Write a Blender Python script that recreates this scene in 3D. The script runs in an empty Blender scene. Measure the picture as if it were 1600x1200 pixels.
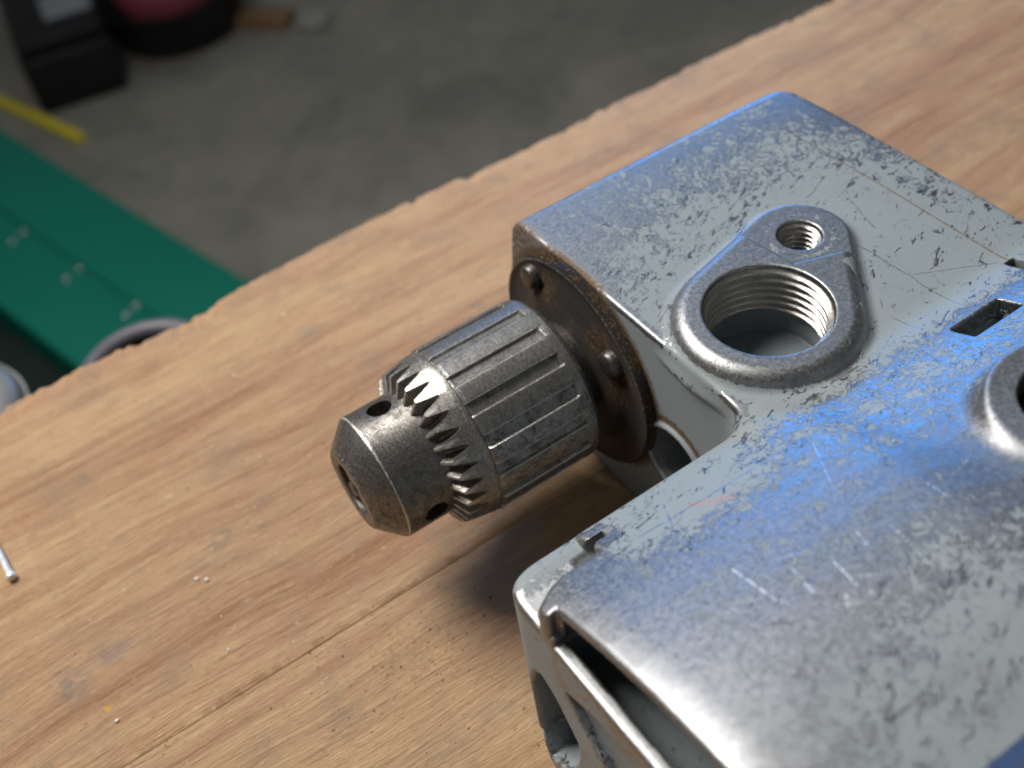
import bpy, bmesh, math, random
import numpy as np
from mathutils import Matrix, Vector

# ------------------------------------------------------------------ scene, camera, light
# Model units are millimetres: x back along the chuck axis, y away from the motor, z up from the
# gear case top plane.  W() turns them into metres with the bench top at z = 0.
S = 0.001
ZT = -63.0
def W(p):
    p = np.asarray(p, dtype=float)
    return (p - np.array([0, 0, ZT])) * S
scene = bpy.context.scene
col = scene.collection
R = np.array([[0.8239184071, 0.4713965556, -0.3145532479],
              [-0.5561465573, 0.5659132373, -0.6086404642],
              [-0.1089011716, 0.6764077877, 0.7284319045]])
C = np.array([-98.065, -152.028, 158.794])
cam_d = bpy.data.cameras.new('camera')
cam = bpy.data.objects.new('camera', cam_d); col.objects.link(cam)
m4 = Matrix.Identity(4)
for i in range(3):
    for j in range(3): m4[i][j] = R[i, j]
    m4[i][3] = W(C)[i]
cam.matrix_world = m4
cam_d.sensor_width = 36.0
cam_d.lens = 36.0 * 1720.5 / 1600.0
cam_d.clip_start = 0.005; cam_d.clip_end = 100
cam_d.dof.use_dof = True
cam_d.dof.focus_distance = 0.214
cam_d.dof.aperture_fstop = 13.0
scene.camera = cam

world = bpy.data.worlds.new('World'); scene.world = world; world.use_nodes = True
bg = world.node_tree.nodes['Background']
bg.inputs[0].default_value = (0.76, 0.76, 0.74, 1); bg.inputs[1].default_value = 0.13

def area(name, loc, target, size, power, color, size_y=None):
    d = bpy.data.lights.new(name, 'AREA'); d.energy = power; d.color = color
    d.shape = 'RECTANGLE'; d.size = size; d.size_y = size_y or size
    o = bpy.data.objects.new(name, d); col.objects.link(o)
    o.location = loc
    o.rotation_euler = (Vector(target) - Vector(loc)).to_track_quat('-Z', 'Y').to_euler()
    return o
# workshop lamp above the chuck end, strip light behind, blue lamp low behind the bench
area('bench_lamp', (-0.27, 0.46, 0.78), (-0.02, -0.02, 0), 0.42, 15.5, (1.0, 0.94, 0.86))
area('ceiling_light', (0.95, 1.35, 1.45), (0.0, -0.03, 0.03), 2.2, 3.2, (0.62, 0.82, 1.0), 1.3)
area('blue_lamp', (0.84, 1.12, 0.22), (0.0, -0.03, 0.05), 0.62, 0.36, (0.06, 0.36, 1.0), 0.16).data.spread = math.radians(40)

vs = scene.view_settings
vs.view_transform = 'Standard'; vs.look = 'None'; vs.gamma = 1; vs.exposure = 0.0
vs.use_curve_mapping = False
scene.cycles.use_denoising = True
scene.cycles.denoising_prefilter = 'ACCURATE'
scene.cycles.use_light_tree = False
scene.cycles.max_bounces = 6
random.seed(4); rng = np.random.default_rng(4)

# ------------------------------------------------------------------ node helper
class NT:
    def __init__(s, name):
        s.mat = bpy.data.materials.new(name); s.mat.use_nodes = True
        s.t = s.mat.node_tree; s.n = s.t.nodes; s.l = s.t.links
        s.b = s.n['Principled BSDF']; s._pos = None
    def _set(s, sock, v):
        if isinstance(v, bpy.types.NodeSocket): s.l.new(v, sock)
        elif isinstance(v, (int, float)):
            sock.default_value = v if sock.type == 'VALUE' else ((v, v, v) if sock.type == 'VECTOR' else (v, v, v, 1))
        else:
            v = tuple(v)
            sock.default_value = v + (1,) if sock.type == 'RGBA' and len(v) == 3 else v
    def pos(s):                                   # object coordinates in millimetres
        if s._pos is None:
            t = s.n.new('ShaderNodeTexCoord'); s._pos = s.vm('SCALE', t.outputs['Object'], scale=1000.0)
        return s._pos
    def vm(s, op, a, b=None, scale=None):
        n = s.n.new('ShaderNodeVectorMath'); n.operation = op; s._set(n.inputs[0], a)
        if b is not None: s._set(n.inputs[1], b)
        if scale is not None: s._set(n.inputs['Scale'], scale)
        return n.outputs['Value'] if op in ('LENGTH', 'DISTANCE', 'DOT_PRODUCT') else n.outputs['Vector']
    def m(s, op, a, b=None, c=None, clamp=False):
        n = s.n.new('ShaderNodeMath'); n.operation = op; n.use_clamp = clamp
        for i, v in enumerate((a, b, c)):
            if v is not None: s._set(n.inputs[i], v)
        return n.outputs[0]
    def sep(s, v):
        n = s.n.new('ShaderNodeSeparateXYZ'); s._set(n.inputs[0], v); return n.outputs
    def comb(s, x, y, z):
        n = s.n.new('ShaderNodeCombineXYZ')
        for i, v in enumerate((x, y, z)): s._set(n.inputs[i], v)
        return n.outputs[0]
    def noise(s, v, scale=1.0, detail=2.0, rough=0.5, dist=0.0, out='Fac'):
        n = s.n.new('ShaderNodeTexNoise'); s._set(n.inputs['Vector'], v)
        n.inputs['Scale'].default_value = scale; n.inputs['Detail'].default_value = detail
        n.inputs['Roughness'].default_value = rough; n.inputs['Distortion'].default_value = dist
        return n.outputs['Fac' if out == 'Fac' else 'Color']
    def vor(s, v, scale=1.0, rnd=1.0, feature='F1'):
        n = s.n.new('ShaderNodeTexVoronoi'); s._set(n.inputs['Vector'], v); n.feature = feature
        n.inputs['Scale'].default_value = scale; n.inputs['Randomness'].default_value = rnd
        return n.outputs
    def step(s, v, a, b, lo=0.0, hi=1.0):
        n = s.n.new('ShaderNodeMapRange'); n.interpolation_type = 'SMOOTHSTEP'; s._set(n.inputs[0], v)
        for i, q in enumerate((a, b, lo, hi)): s._set(n.inputs[1 + i], q)
        return n.outputs[0]
    def ramp(s, v, stops):
        n = s.n.new('ShaderNodeValToRGB'); s._set(n.inputs[0], v); e = n.color_ramp.elements
        while len(e) < len(stops): e.new(0.5)
        for q, (p, c) in zip(e, stops): q.position = p; q.color = tuple(c) + (1,)
        return n.outputs[0]
    def mix(s, f, a, b, mode='MIX'):
        n = s.n.new('ShaderNodeMix'); n.data_type = 'RGBA'; n.blend_type = mode
        s._set(n.inputs[0], f); s._set(n.inputs[6], a); s._set(n.inputs[7], b); return n.outputs[2]
    def fmix(s, f, a, b):
        n = s.n.new('ShaderNodeMix'); n.data_type = 'FLOAT'
        s._set(n.inputs[0], f); s._set(n.inputs[2], a); s._set(n.inputs[3], b); return n.outputs[0]
    def attr(s, name):
        n = s.n.new('ShaderNodeAttribute'); n.attribute_name = name; return n.outputs['Fac']
    def bump(s, h, dist, strength=1.0, normal=None):
        n = s.n.new('ShaderNodeBump'); s._set(n.inputs['Height'], h)
        n.inputs['Distance'].default_value = dist * S; n.inputs['Strength'].default_value = strength
        if normal is not None: s._set(n.inputs['Normal'], normal)
        return n.outputs[0]
    def segs(s, v, L):                            # 1 along the lines of L in the xy plane of v, 0 away from them
        acc = None
        for a, b, width in L:
            ab = (b[0] - a[0], b[1] - a[1], 0.0); L2 = ab[0] ** 2 + ab[1] ** 2
            q = s.vm('SUBTRACT', v, (a[0], a[1], 0.0))
            t = s.m('MULTIPLY', s.vm('DOT_PRODUCT', q, ab), 1.0 / L2, clamp=True)
            d = s.vm('DISTANCE', q, s.vm('SCALE', ab, scale=t))
            g = s.step(d, width, width * 0.45)
            acc = g if acc is None else s.m('MAXIMUM', acc, g)
        return acc
    def blob(s, x, y, c, r):
        px = s.m('DIVIDE', s.m('SUBTRACT', x, c[0]), r[0]); py = s.m('DIVIDE', s.m('SUBTRACT', y, c[1]), r[1])
        return s.step(s.m('SQRT', s.m('ADD', s.m('MULTIPLY', px, px), s.m('MULTIPLY', py, py))), 1.0, 0.2)
    def out(s, color=None, rough=None, metal=None, normal=None, **kw):
        for k, v in (('Base Color', color), ('Roughness', rough), ('Metallic', metal), ('Normal', normal)):
            if v is not None: s._set(s.b.inputs[k], v)
        for k, v in kw.items(): s._set(s.b.inputs[k.replace('_', ' ')], v)
        return s.mat
    def maxall(s, L):
        r = L[0]
        for q in L[1:]: r = s.m('MAXIMUM', r, q)
        return r

def simple(name, color, rough=0.5, metal=0.0, nscale=0.05, amt=0.25):
    t = NT(name); f = t.noise(t.pos(), nscale, 4, 0.6)
    c = t.mix(f, tuple(q * (1 - amt) for q in color), tuple(q * (1 + amt) for q in color))
    return t.out(c, t.step(f, 0.2, 0.8, rough - 0.08, rough + 0.08), metal, Specular_IOR_Level=0.3)

# ------------------------------------------------------------------ materials
def mat_wood():
    t = NT('worn_fir_board'); p = t.pos(); x, y, z = t.sep(p)
    oi = t.n.new('ShaderNodeObjectInfo')
    off = t.m('MULTIPLY', oi.outputs['Random'], 900.0)
    warp = t.noise(t.comb(t.m('MULTIPLY', x, 0.010), t.m('MULTIPLY', y, 0.02), off), 1.0, 2, 0.5)
    yy = t.m('ADD', y, t.m('MULTIPLY', t.m('SUBTRACT', warp, 0.5), 15.0))
    def n(sx, sy, d, r, dist=0.0, k=0.0):
        return t.noise(t.comb(t.m('MULTIPLY', x, sx), t.m('MULTIPLY', yy, sy), t.m('ADD', off, k)), 1.0, d, r, dist)
    broad = n(0.0045, 0.050, 3, 0.55, 0.25)
    mid = n(0.014, 0.24, 5, 0.65, 0.2, 11)
    fib = n(0.075, 1.7, 5, 0.7, 0.15, 23)
    fine = n(0.28, 5.5, 3, 0.7, 0.0, 37)
    v = t.m('ADD', t.m('MULTIPLY', broad, 0.50), t.m('MULTIPLY', mid, 0.50))
    v = t.m('SUBTRACT', v, t.m('MULTIPLY', t.m('MULTIPLY', t.step(yy, -8.0, 12.0), t.step(yy, 62.0, 30.0)), 0.045))
    c = t.ramp(v, [(0.30, (0.255, 0.132, 0.068)), (0.41, (0.368, 0.215, 0.126)), (0.49, (0.425, 0.272, 0.160)),
                   (0.57, (0.460, 0.308, 0.176)), (0.70, (0.495, 0.345, 0.210))])
    mott = n(0.035, 0.13, 5, 0.68, 0.5, 71)
    c = t.mix(t.step(mott, 0.50, 0.70, 0, 0.42), c, (0.30, 0.175, 0.095))
    c = t.mix(t.step(mott, 0.46, 0.30, 0, 0.35), c, (0.50, 0.37, 0.205))
    c = t.mix(t.step(fib, 0.54, 0.74, 0, 0.60), c, (0.58, 0.43, 0.25))
    c = t.mix(t.step(fib, 0.46, 0.28, 0, 0.75), c, (0.17, 0.085, 0.045))
    c = t.mix(t.step(fine, 0.42, 0.25, 0, 0.5), c, (0.15, 0.075, 0.04))
    # broad greyish handling dirt, oily smears and small bruises
    g = t.noise(p, 0.055, 5, 0.62); c = t.mix(t.step(g, 0.50, 0.70, 0, 0.55), c, (0.27, 0.200, 0.14))
    sm = t.noise(t.vm('MULTIPLY', p, (0.16, 0.20, 0.1)), 1.0, 4, 0.65, 0.7)
    c = t.mix(t.step(sm, 0.69, 0.80, 0, 0.6), c, (0.17, 0.155, 0.125))
    sp = t.noise(t.vm('MULTIPLY', p, (0.75, 0.95, 0.5)), 1.0, 3, 0.6)
    c = t.mix(t.step(sp, 0.66, 0.72, 0, 0.7), c, (0.11, 0.080, 0.055))
    lt = t.noise(t.vm('MULTIPLY', p, (0.30, 0.9, 0.5)), 1.0, 3, 0.65, 0.4)
    c = t.mix(t.step(lt, 0.64, 0.74, 0, 0.65), c, (0.64, 0.51, 0.34))
    # stains with a shape of their own: bruised patch, pencil smear, yellow paint, rust dust
    wob = t.noise(p, 0.35, 3, 0.6, 0.5)
    wx = t.m('ADD', x, t.m('MULTIPLY', t.m('SUBTRACT', wob, 0.5), 7.0)); wy = t.m('ADD', y, t.m('MULTIPLY', t.m('SUBTRACT', wob, 0.5), -6.0))
    for cc, rr, colr, a in (((-89, 37), (7, 5), (0.16, 0.15, 0.12), 0.55), ((-134, 20), (6, 9), (0.19, 0.17, 0.16), 0.6),
                            ((-122, 22), (9, 4), (0.24, 0.18, 0.17), 0.6), ((-129.6, 9.4), (1.6, 1.6), (0.62, 0.36, 0.03), 0.9),
                            ((-79, 34), (3, 2.2), (0.15, 0.14, 0.12), 0.5), ((-37, 90), (6, 4), (0.24, 0.22, 0.18), 0.5),
                            ((-112, 79), (3, 4), (0.17, 0.16, 0.13), 0.5), ((8, 66), (4, 3), (0.19, 0.17, 0.14), 0.5)):
        c = t.mix(t.m('MULTIPLY', t.blob(wx, wy, cc, rr), t.m('MULTIPLY', t.step(wob, 0.35, 0.6), a)), c, colr)
    dust = t.m('MULTIPLY', t.blob(x, y, (-66, -23), (17, 15)), t.step(t.noise(p, 1.1, 4, 0.7), 0.54, 0.66))
    c = t.mix(t.m('MULTIPLY', dust, 0.75), c, (0.22, 0.10, 0.022))
    # sawn edges are paler
    geo = t.n.new('ShaderNodeNewGeometry'); nz = t.sep(geo.outputs['Normal'])[2]
    c = t.mix(t.step(nz, 0.85, 0.45, 0, 0.6), c, (0.42, 0.34, 0.24))
    h = t.m('ADD', t.m('MULTIPLY', fib, 0.6), t.m('ADD', t.m('MULTIPLY', fine, 0.35), t.m('MULTIPLY', mid, 0.8)))
    h = t.m('SUBTRACT', h, t.step(sp, 0.68, 0.78, 0, 0.6))
    nb = t.bump(h, 1.2, 0.9)
    return t.out(c, t.step(fib, 0.3, 0.7, 0.60, 0.46), 0.0, nb, Specular_IOR_Level=0.22)

def mat_casting():
    t = NT('chipped_grey_paint_on_aluminium'); p = t.pos(); x, y, z = t.sep(p)
    z0 = t.m('ADD', z, ZT)
    wear = t.attr('wear'); dirt = t.attr('dirt')
    big = t.noise(p, 0.13, 4, 0.65, 0.8)
    fl = t.noise(t.vm('MULTIPLY', p, (0.62, 0.48, 0.6)), 1.0, 7, 0.70, 1.3)
    fl2 = t.noise(p, 2.6, 4, 0.7, 0.4)
    msum = t.m('ADD', wear, t.m('ADD', t.m('MULTIPLY', t.m('SUBTRACT', fl, 0.5), 2.3),
              t.m('ADD', t.m('MULTIPLY', t.m('SUBTRACT', big, 0.5), 0.95), t.m('MULTIPLY', t.m('SUBTRACT', fl2, 0.5), 0.5))))
    bare = t.step(msum, 0.50, 0.535); bare0 = bare
    ch = t.noise(t.vm('MULTIPLY', t.comb(t.m('ADD', x, t.m('MULTIPLY', y, 0.6)), t.m('SUBTRACT', y, t.m('MULTIPLY', x, 0.5)), z), (0.20, 0.48, 0.45)), 1.0, 6, 0.72, 1.2)
    chip = t.m('MULTIPLY', t.step(t.m('ADD', ch, t.m('ADD', t.m('MULTIPLY', t.m('MINIMUM', wear, 0.28), 0.20), t.m('MULTIPLY', t.m('SUBTRACT', big, 0.5), 0.22))), 0.625, 0.640), t.m('SUBTRACT', 1.0, bare))
    bare = t.m('MAXIMUM', bare, chip)
    # long scratches cut through the paint
    wb = t.m('MULTIPLY', t.m('SUBTRACT', t.noise(p, 0.22, 3, 0.6), 0.5), 1.2)
    wb2 = t.m('MULTIPLY', t.m('SUBTRACT', t.noise(t.vm('ADD', p, (50, 9, 3)), 0.30, 3, 0.6), 0.5), 1.2)
    sx = t.m('ADD', x, wb); sy = t.m('ADD', y, wb2)
    segs = [((50.4, -34.2), (51, -46.9), 0.20), ((51, -46.9), (50.6, -65), 0.15), ((51, -46.9), (67.2, -55.8), 0.14),
            ((39.6, -53.3), (39.7, -60.5), 0.17), ((28.5, 10.8), (25.7, -0.7), 0.30), ((26, 0), (33, 2), 0.22),
            ((-35.1, -67.1), (-2.7, -68.8), 0.22), ((-26.8, -62.8), (-31.8, -72.9), 0.17), ((-12, -66), (6, -74), 0.20),
            ((10, 13), (12, -6), 0.17), ((60, 6), (57, -8), 0.18), ((62, -12), (54, -15), 0.20), ((60, -22), (57, -32), 0.17),
            ((6, -8), (16, -19), 0.15), ((34, 4), (44, 0), 0.17), ((20, -70), (34, -76), 0.22)]
    sv = t.comb(sx, sy, 0.0)
    scr = t.segs(sv, segs)
    scr = t.m('MULTIPLY', scr, t.step(t.noise(p, 0.8, 2), 0.25, 0.45))
    bare = t.m('MAXIMUM', bare, scr)
    # paint: light grey, slightly greenish, handled
    pn = t.noise(p, 0.06, 4, 0.6); pf = t.noise(p, 3.5, 3, 0.6)
    pc = t.mix(pn, (0.182, 0.218, 0.240), (0.218, 0.253, 0.273))
    pc = t.mix(t.step(t.noise(p, 0.5, 4, 0.65), 0.60, 0.78, 0, 0.35), pc, (0.14, 0.165, 0.175))
    # bare cast aluminium, scuffed
    sc1 = t.noise(t.vm('MULTIPLY', t.comb(t.m('ADD', x, y), t.m('SUBTRACT', x, y), z), (0.22, 3.2, 1.0)), 1.0, 3, 0.6)
    sc2 = t.noise(t.vm('MULTIPLY', t.comb(t.m('SUBTRACT', t.m('MULTIPLY', y, 1.3), x), t.m('ADD', x, t.m('MULTIPLY', y, .7)), z), (0.12, 3.6, 1.0)), 1.0, 2, 0.6)
    ac = t.mix(t.noise(p, 0.9, 6, 0.75), (0.15, 0.16, 0.175), (0.42, 0.43, 0.45))
    gsegs = [((-31.2, -84.8), (-31.2, -94.1), 0.18), ((-20.1, -94.2), (-21.2, -99.8), 0.16), ((-9.0, -94.7), (-11.0, -103.5), 0.12), ((1.6, -92.5), (1.3, -96.7), 0.18), ((-20.7, -98.0), (-13.9, -103.0), 0.08), ((-13.4, -102.3), (-16.8, -106.6), 0.08), ((-13.2, -92.1), (-14.3, -95.1), 0.20), ((-26.1, -94.5), (-26.4, -96.4), 0.18), ((-23.6, -100.0), (-24.6, -101.3), 0.30), ((-25.1, -90.3), (-26.0, -96.7), 0.08), ((-3.4, -93.8), (-4.9, -98.7), 0.07), ((-7.4, -101.2), (-9.6, -105.3), 0.07), ((-36.5, -90.0), (-36.5, -92.1), 0.18), ((-20.5, -101.7), (-20.9, -102.4), 0.24), ((-25.0, -88.1), (-21.3, -89.9), 0.07), ((-0.7, -71.2), (-7.5, -81.8), 0.06), ((12.1, -92.5), (5.3, -93.8), 0.06)]
    gseg = t.m('MULTIPLY', t.segs(t.comb(t.m('ADD', x, t.m('MULTIPLY', wb, 0.15)), t.m('ADD', y, t.m('MULTIPLY', wb2, 0.15)), 0.0), gsegs), t.step(t.noise(p, 1.6, 3, 0.7), 0.38, 0.6, 0.0, 0.8))
    gseg = t.m('MULTIPLY', gseg, t.step(z0, 3.0, 5.0))
    ac = t.mix(chip, ac, (0.13, 0.14, 0.155))
    glint = t.m('MAXIMUM', t.step(sc1, 0.68, 0.76), t.step(sc2, 0.69, 0.76))
    ac = t.mix(t.m('MULTIPLY', glint, 0.8), ac, (0.80, 0.82, 0.84))
    ac = t.mix(gseg, ac, (0.92, 0.93, 0.95)); bare = t.m('MAXIMUM', bare, gseg)
    c = t.mix(bare, pc, ac)
    # grime in corners, seam line, rust smear near the chuck, red pencil
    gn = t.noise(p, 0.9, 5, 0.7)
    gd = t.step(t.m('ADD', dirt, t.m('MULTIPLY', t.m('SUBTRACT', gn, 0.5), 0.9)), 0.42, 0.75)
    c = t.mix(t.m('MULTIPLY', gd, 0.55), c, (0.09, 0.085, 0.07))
    seam = t.segs(t.comb(x, sy, 0.0), [((68.4, 8), (69.2, -22), .30), ((69.2, -22), (69.0, -57), .34)])
    seam = t.m('MULTIPLY', seam, t.step(t.noise(p, 0.7, 3, 0.6), 0.30, 0.55, 0.25, 0.85))
    c = t.mix(seam, c, (0.13, 0.09, 0.05))
    ry = t.m('SUBTRACT', y, 0.0); rz = t.m('SUBTRACT', z0, -27.5)
    rd = t.m('SQRT', t.m('ADD', t.m('MULTIPLY', ry, ry), t.m('MULTIPLY', rz, rz)))
    hd = t.vm('DISTANCE', t.comb(0.0, y, z0), (0.0, -34.0, -33.5))
    front = t.step(x, 2.5, 0.3)
    upl = t.step(y, 8.0, 20.0)
    rust = t.m('MULTIPLY', front, t.maxall([t.step(t.m('ADD', rd, t.m('MULTIPLY', t.m('SUBTRACT', gn, .5), 5.0)), 30.0, 28.0),
               t.step(t.m('ADD', hd, t.m('MULTIPLY', t.m('SUBTRACT', gn, .5), 4.0)), 13.2, 11.8),
               t.m('MULTIPLY', upl, t.step(gn, 0.35, 0.55))]))
    rust = t.m('MULTIPLY', rust, t.step(hd, 10.3, 10.9))
    rc = t.ramp(t.noise(p, 1.6, 5, 0.75), [(0.3, (0.018, 0.012, 0.007)), (0.5, (0.085, 0.045, 0.014)), (0.72, (0.22, 0.11, 0.025))])
    c = t.mix(t.m('MULTIPLY', rust, 0.9), c, rc)
    red = t.m('MULTIPLY', t.segs(sv, [((-24.5, -67.5), (-19, -71.5), 0.7)]), t.step(pf, 0.4, 0.6))
    c = t.mix(t.m('MULTIPLY', red, 0.7), c, (0.42, 0.14, 0.09))
    brn = t.m('MULTIPLY', t.blob(sx, sy, (-22, -121), (8, 6)), t.step(sc1, 0.50, 0.62))
    c = t.mix(t.m('MULTIPLY', brn, 0.8), c, (0.07, 0.045, 0.035))
    dull = t.maxall([gd, rust, seam])
    metal = t.m('MULTIPLY', bare, t.m('SUBTRACT', 1.0, t.m('MULTIPLY', dull, 0.9)))
    rp = t.step(pn, 0.3, 0.7, 0.50, 0.42)
    ra = t.step(t.noise(p, 1.3, 4, 0.7), 0.3, 0.7, 0.34, 0.54)
    ra = t.fmix(t.m('MULTIPLY', glint, 0.6), ra, 0.22); ra = t.fmix(gseg, ra, 0.55)
    rough = t.fmix(dull, t.fmix(bare, rp, ra), 0.8)
    h = t.m('ADD', t.m('MULTIPLY', bare0, -0.55), t.m('ADD', t.m('MULTIPLY', pf, 0.18), t.m('MULTIPLY', fl2, 0.25)))
    nb = t.bump(h, 0.16, 0.8)
    return t.out(c, rough, metal, nb, Specular_IOR_Level=0.3)

def mat_steel(name, dark, light, rustamt, speck=0.5):
    t = NT(name); p = t.pos(); x, y, z = t.sep(p)
    n1 = t.noise(p, 0.5, 6, 0.72, 0.5); n2 = t.noise(p, 2.2, 5, 0.75)
    st = t.noise(t.vm('MULTIPLY', p, (3.0, 0.5, 0.5)), 1.0, 4, 0.7)
    c = t.mix(t.step(n2, 0.32, 0.68), dark, light)
    pit = t.step(t.m('ADD', n2, t.m('MULTIPLY', t.m('SUBTRACT', n1, 0.5), 0.9)), 0.50, 0.62)
    c = t.mix(t.m('MULTIPLY', pit, speck), c, (0.035, 0.030, 0.026))
    edge = t.attr('edge')
    eb = t.step(t.m('ADD', edge, t.m('MULTIPLY', t.m('SUBTRACT', n2, 0.5), 0.9)), 0.45, 0.8)
    c = t.mix(t.m('MULTIPLY', eb, 0.85), c, (0.55, 0.54, 0.52))
    rn = t.step(t.noise(p, 0.75, 6, 0.75), 0.52, 0.72)
    low = t.step(z, 28.0, 16.0, 0.25, 1.0)
    rr = t.m('MULTIPLY', t.m('MULTIPLY', rn, rustamt), t.m('MAXIMUM', low, t.attr('grime')))
    rcol = t.ramp(n2, [(0.3, (0.03, 0.018, 0.010)), (0.7, (0.17, 0.085, 0.030))])
    c = t.mix(rr, c, rcol)
    rough = t.fmix(t.m('MAXIMUM', rr, t.m('MULTIPLY', pit, speck)), t.step(st, 0.3, 0.7, 0.24, 0.42), 0.62)
    metal = t.m('SUBTRACT', 1.0, t.m('MAXIMUM', t.m('MULTIPLY', rr, 0.9), t.m('ADD', 0.16, t.m('MULTIPLY', pit, speck * 0.35))))
    nb = t.bump(t.m('ADD', t.m('MULTIPLY', n2, 0.5), t.m('MULTIPLY', st, 0.35)), 0.10, 0.8)
    return t.out(c, rough, metal, nb)

def mat_flange():
    t = NT('oily_rusty_plate'); p = t.pos(); x, y, z = t.sep(p)
    n1 = t.noise(p, 0.16, 4, 0.65, 0.4); n2 = t.noise(p, 1.5, 6, 0.85)
    edge = t.attr('edge')
    a = t.step(t.m('ADD', t.m('ADD', t.m('MULTIPLY', n1, 0.8), t.m('MULTIPLY', t.m('SUBTRACT', n2, 0.5), 1.9)), t.m('MULTIPLY', t.attr('grime'), 0.30)), 0.75, 0.79)
    for q in ((0.0, 17.0, -12.5 - ZT), (0.0, 9.0, -8.5 - ZT), (0.0, -12.0, -11.5 - ZT), (0.0, -19.0, -18.5 - ZT), (0.0, -17.0, -24.0 - ZT)):
        near = t.step(t.m('ADD', t.vm('DISTANCE', t.comb(0.0, y, z), q), t.m('MULTIPLY', t.m('SUBTRACT', n2, 0.5), 14.0)), 6.5, 3.5)
        a = t.m('MAXIMUM', a, t.m('MULTIPLY', near, t.step(n2, 0.50, 0.56)))
    c = t.mix(n2, (0.008, 0.007, 0.007), (0.026, 0.022, 0.020))
    rc = t.ramp(n2, [(0.44, (0.04, 0.022, 0.010)), (0.55, (0.12, 0.064, 0.020)), (0.68, (0.30, 0.165, 0.05))])
    c = t.mix(a, c, rc)
    c = t.mix(t.m('MULTIPLY', t.step(t.m('ADD', edge, t.m('MULTIPLY', t.m('SUBTRACT', n2, .5), 1.2)), 0.6, 0.9), 0.6), c, (0.45, 0.43, 0.40))
    nb = t.bump(n2, 0.9, 1.0)
    return t.out(c, t.fmix(a, 0.55, 0.95), 0.0, nb, Specular_IOR_Level=0.3)

def mat_thread():
    t = NT('machined_aluminium_thread'); p = t.pos()
    n2 = t.noise(p, 1.4, 5, 0.7)
    c = t.mix(n2, (0.34, 0.335, 0.32), (0.62, 0.61, 0.585))
    c = t.mix(t.step(t.noise(p, 0.35, 4, 0.7), 0.55, 0.7, 0, 0.5), c, (0.16, 0.145, 0.11))
    return t.out(c, t.step(n2, 0.3, 0.7, 0.28, 0.42), 1.0, t.bump(n2, 0.08, 0.6))

def mat_floor():
    t = NT('concrete_floor'); p = t.pos()
    n1 = t.noise(p, 0.0045, 6, 0.62, 0.4); n2 = t.noise(p, 0.03, 4, 0.6)
    c = t.ramp(t.m('ADD', t.m('MULTIPLY', n1, 0.7), t.m('MULTIPLY', n2, 0.3)), [(0.3, (0.175, 0.175, 0.155)), (0.5, (0.27, 0.265, 0.235)), (0.7, (0.37, 0.355, 0.31))])
    c = t.mix(t.step(t.noise(p, 0.012, 3), 0.62, 0.72, 0, 0.5), c, (0.20, 0.200, 0.185))
    return t.out(c, t.step(n1, 0.3, 0.7, 0.55, 0.75), 0.0, t.bump(n2, 3.0, 0.4))

M = dict(wood=mat_wood(), cast=mat_casting(), floor=mat_floor(), thread=mat_thread(), flange=mat_flange(),
         sleeve=mat_steel('tarnished_steel_sleeve', (0.15, 0.151, 0.152), (0.38, 0.38, 0.378), 0.5, 0.8),
         body=mat_steel('tarnished_steel_nose', (0.085, 0.083, 0.080), (0.26, 0.254, 0.245), 0.5, 0.7),
         gear=mat_steel('worn_steel_teeth', (0.14, 0.136, 0.13), (0.38, 0.37, 0.355), 0.5, 0.5),
         screw=mat_steel('dark_screw_steel', (0.035, 0.034, 0.034), (0.15, 0.148, 0.146), 0.95, 0.7),
         navy=simple('navy_plastic', (0.020, 0.036, 0.085), 0.5, 0, 0.3),
         green=simple('green_enamel', (0.0, 0.165, 0.118), 0.6, 0, 0.004, 0.12),
         black=simple('black_plastic', (0.012, 0.013, 0.016), 0.55, 0, 0.02),
         shade_green=simple('shadow_dark_green', (0.008, 0.020, 0.016), 0.6, 0, 0.02),  # near-black colour standing in for the shadow left of the chest
         greyp=simple('grey_plastic', (0.30, 0.33, 0.37), 0.4, 0, 0.02),
         dgrey=simple('dark_grey_rubber', (0.085, 0.085, 0.105), 0.45, 0, 0.05),
         steelp=simple('grey_galvanised_steel', (0.12, 0.13, 0.138), 0.35, 0.0, 0.05),
         pink=simple('pink_rubber', (0.36, 0.085, 0.13), 0.55, 0, 0.03),
         yellow=simple('yellow_paint', (0.78, 0.66, 0.05), 0.5, 0, 0.03),
         tan=simple('scrap_wood', (0.27, 0.165, 0.09), 0.7, 0, 0.02),
         paper=simple('pale_paper', (0.34, 0.34, 0.33), 0.8, 0, 0.02),
         nail=simple('bright_nail_steel', (0.80, 0.82, 0.80), 0.42, 0.75, 0.8, 0.12),
         crumb=simple('pale_crumbs', (0.58, 0.56, 0.54), 0.7, 0, 0.9, 0.3),
         grain=simple('rust_grit', (0.11, 0.055, 0.025), 0.9, 0, 0.3, 0.5),
         rivet=simple('bright_rivet', (0.8, 0.82, 0.82), 0.15, 1.0, 0.3, 0.1))

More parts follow.
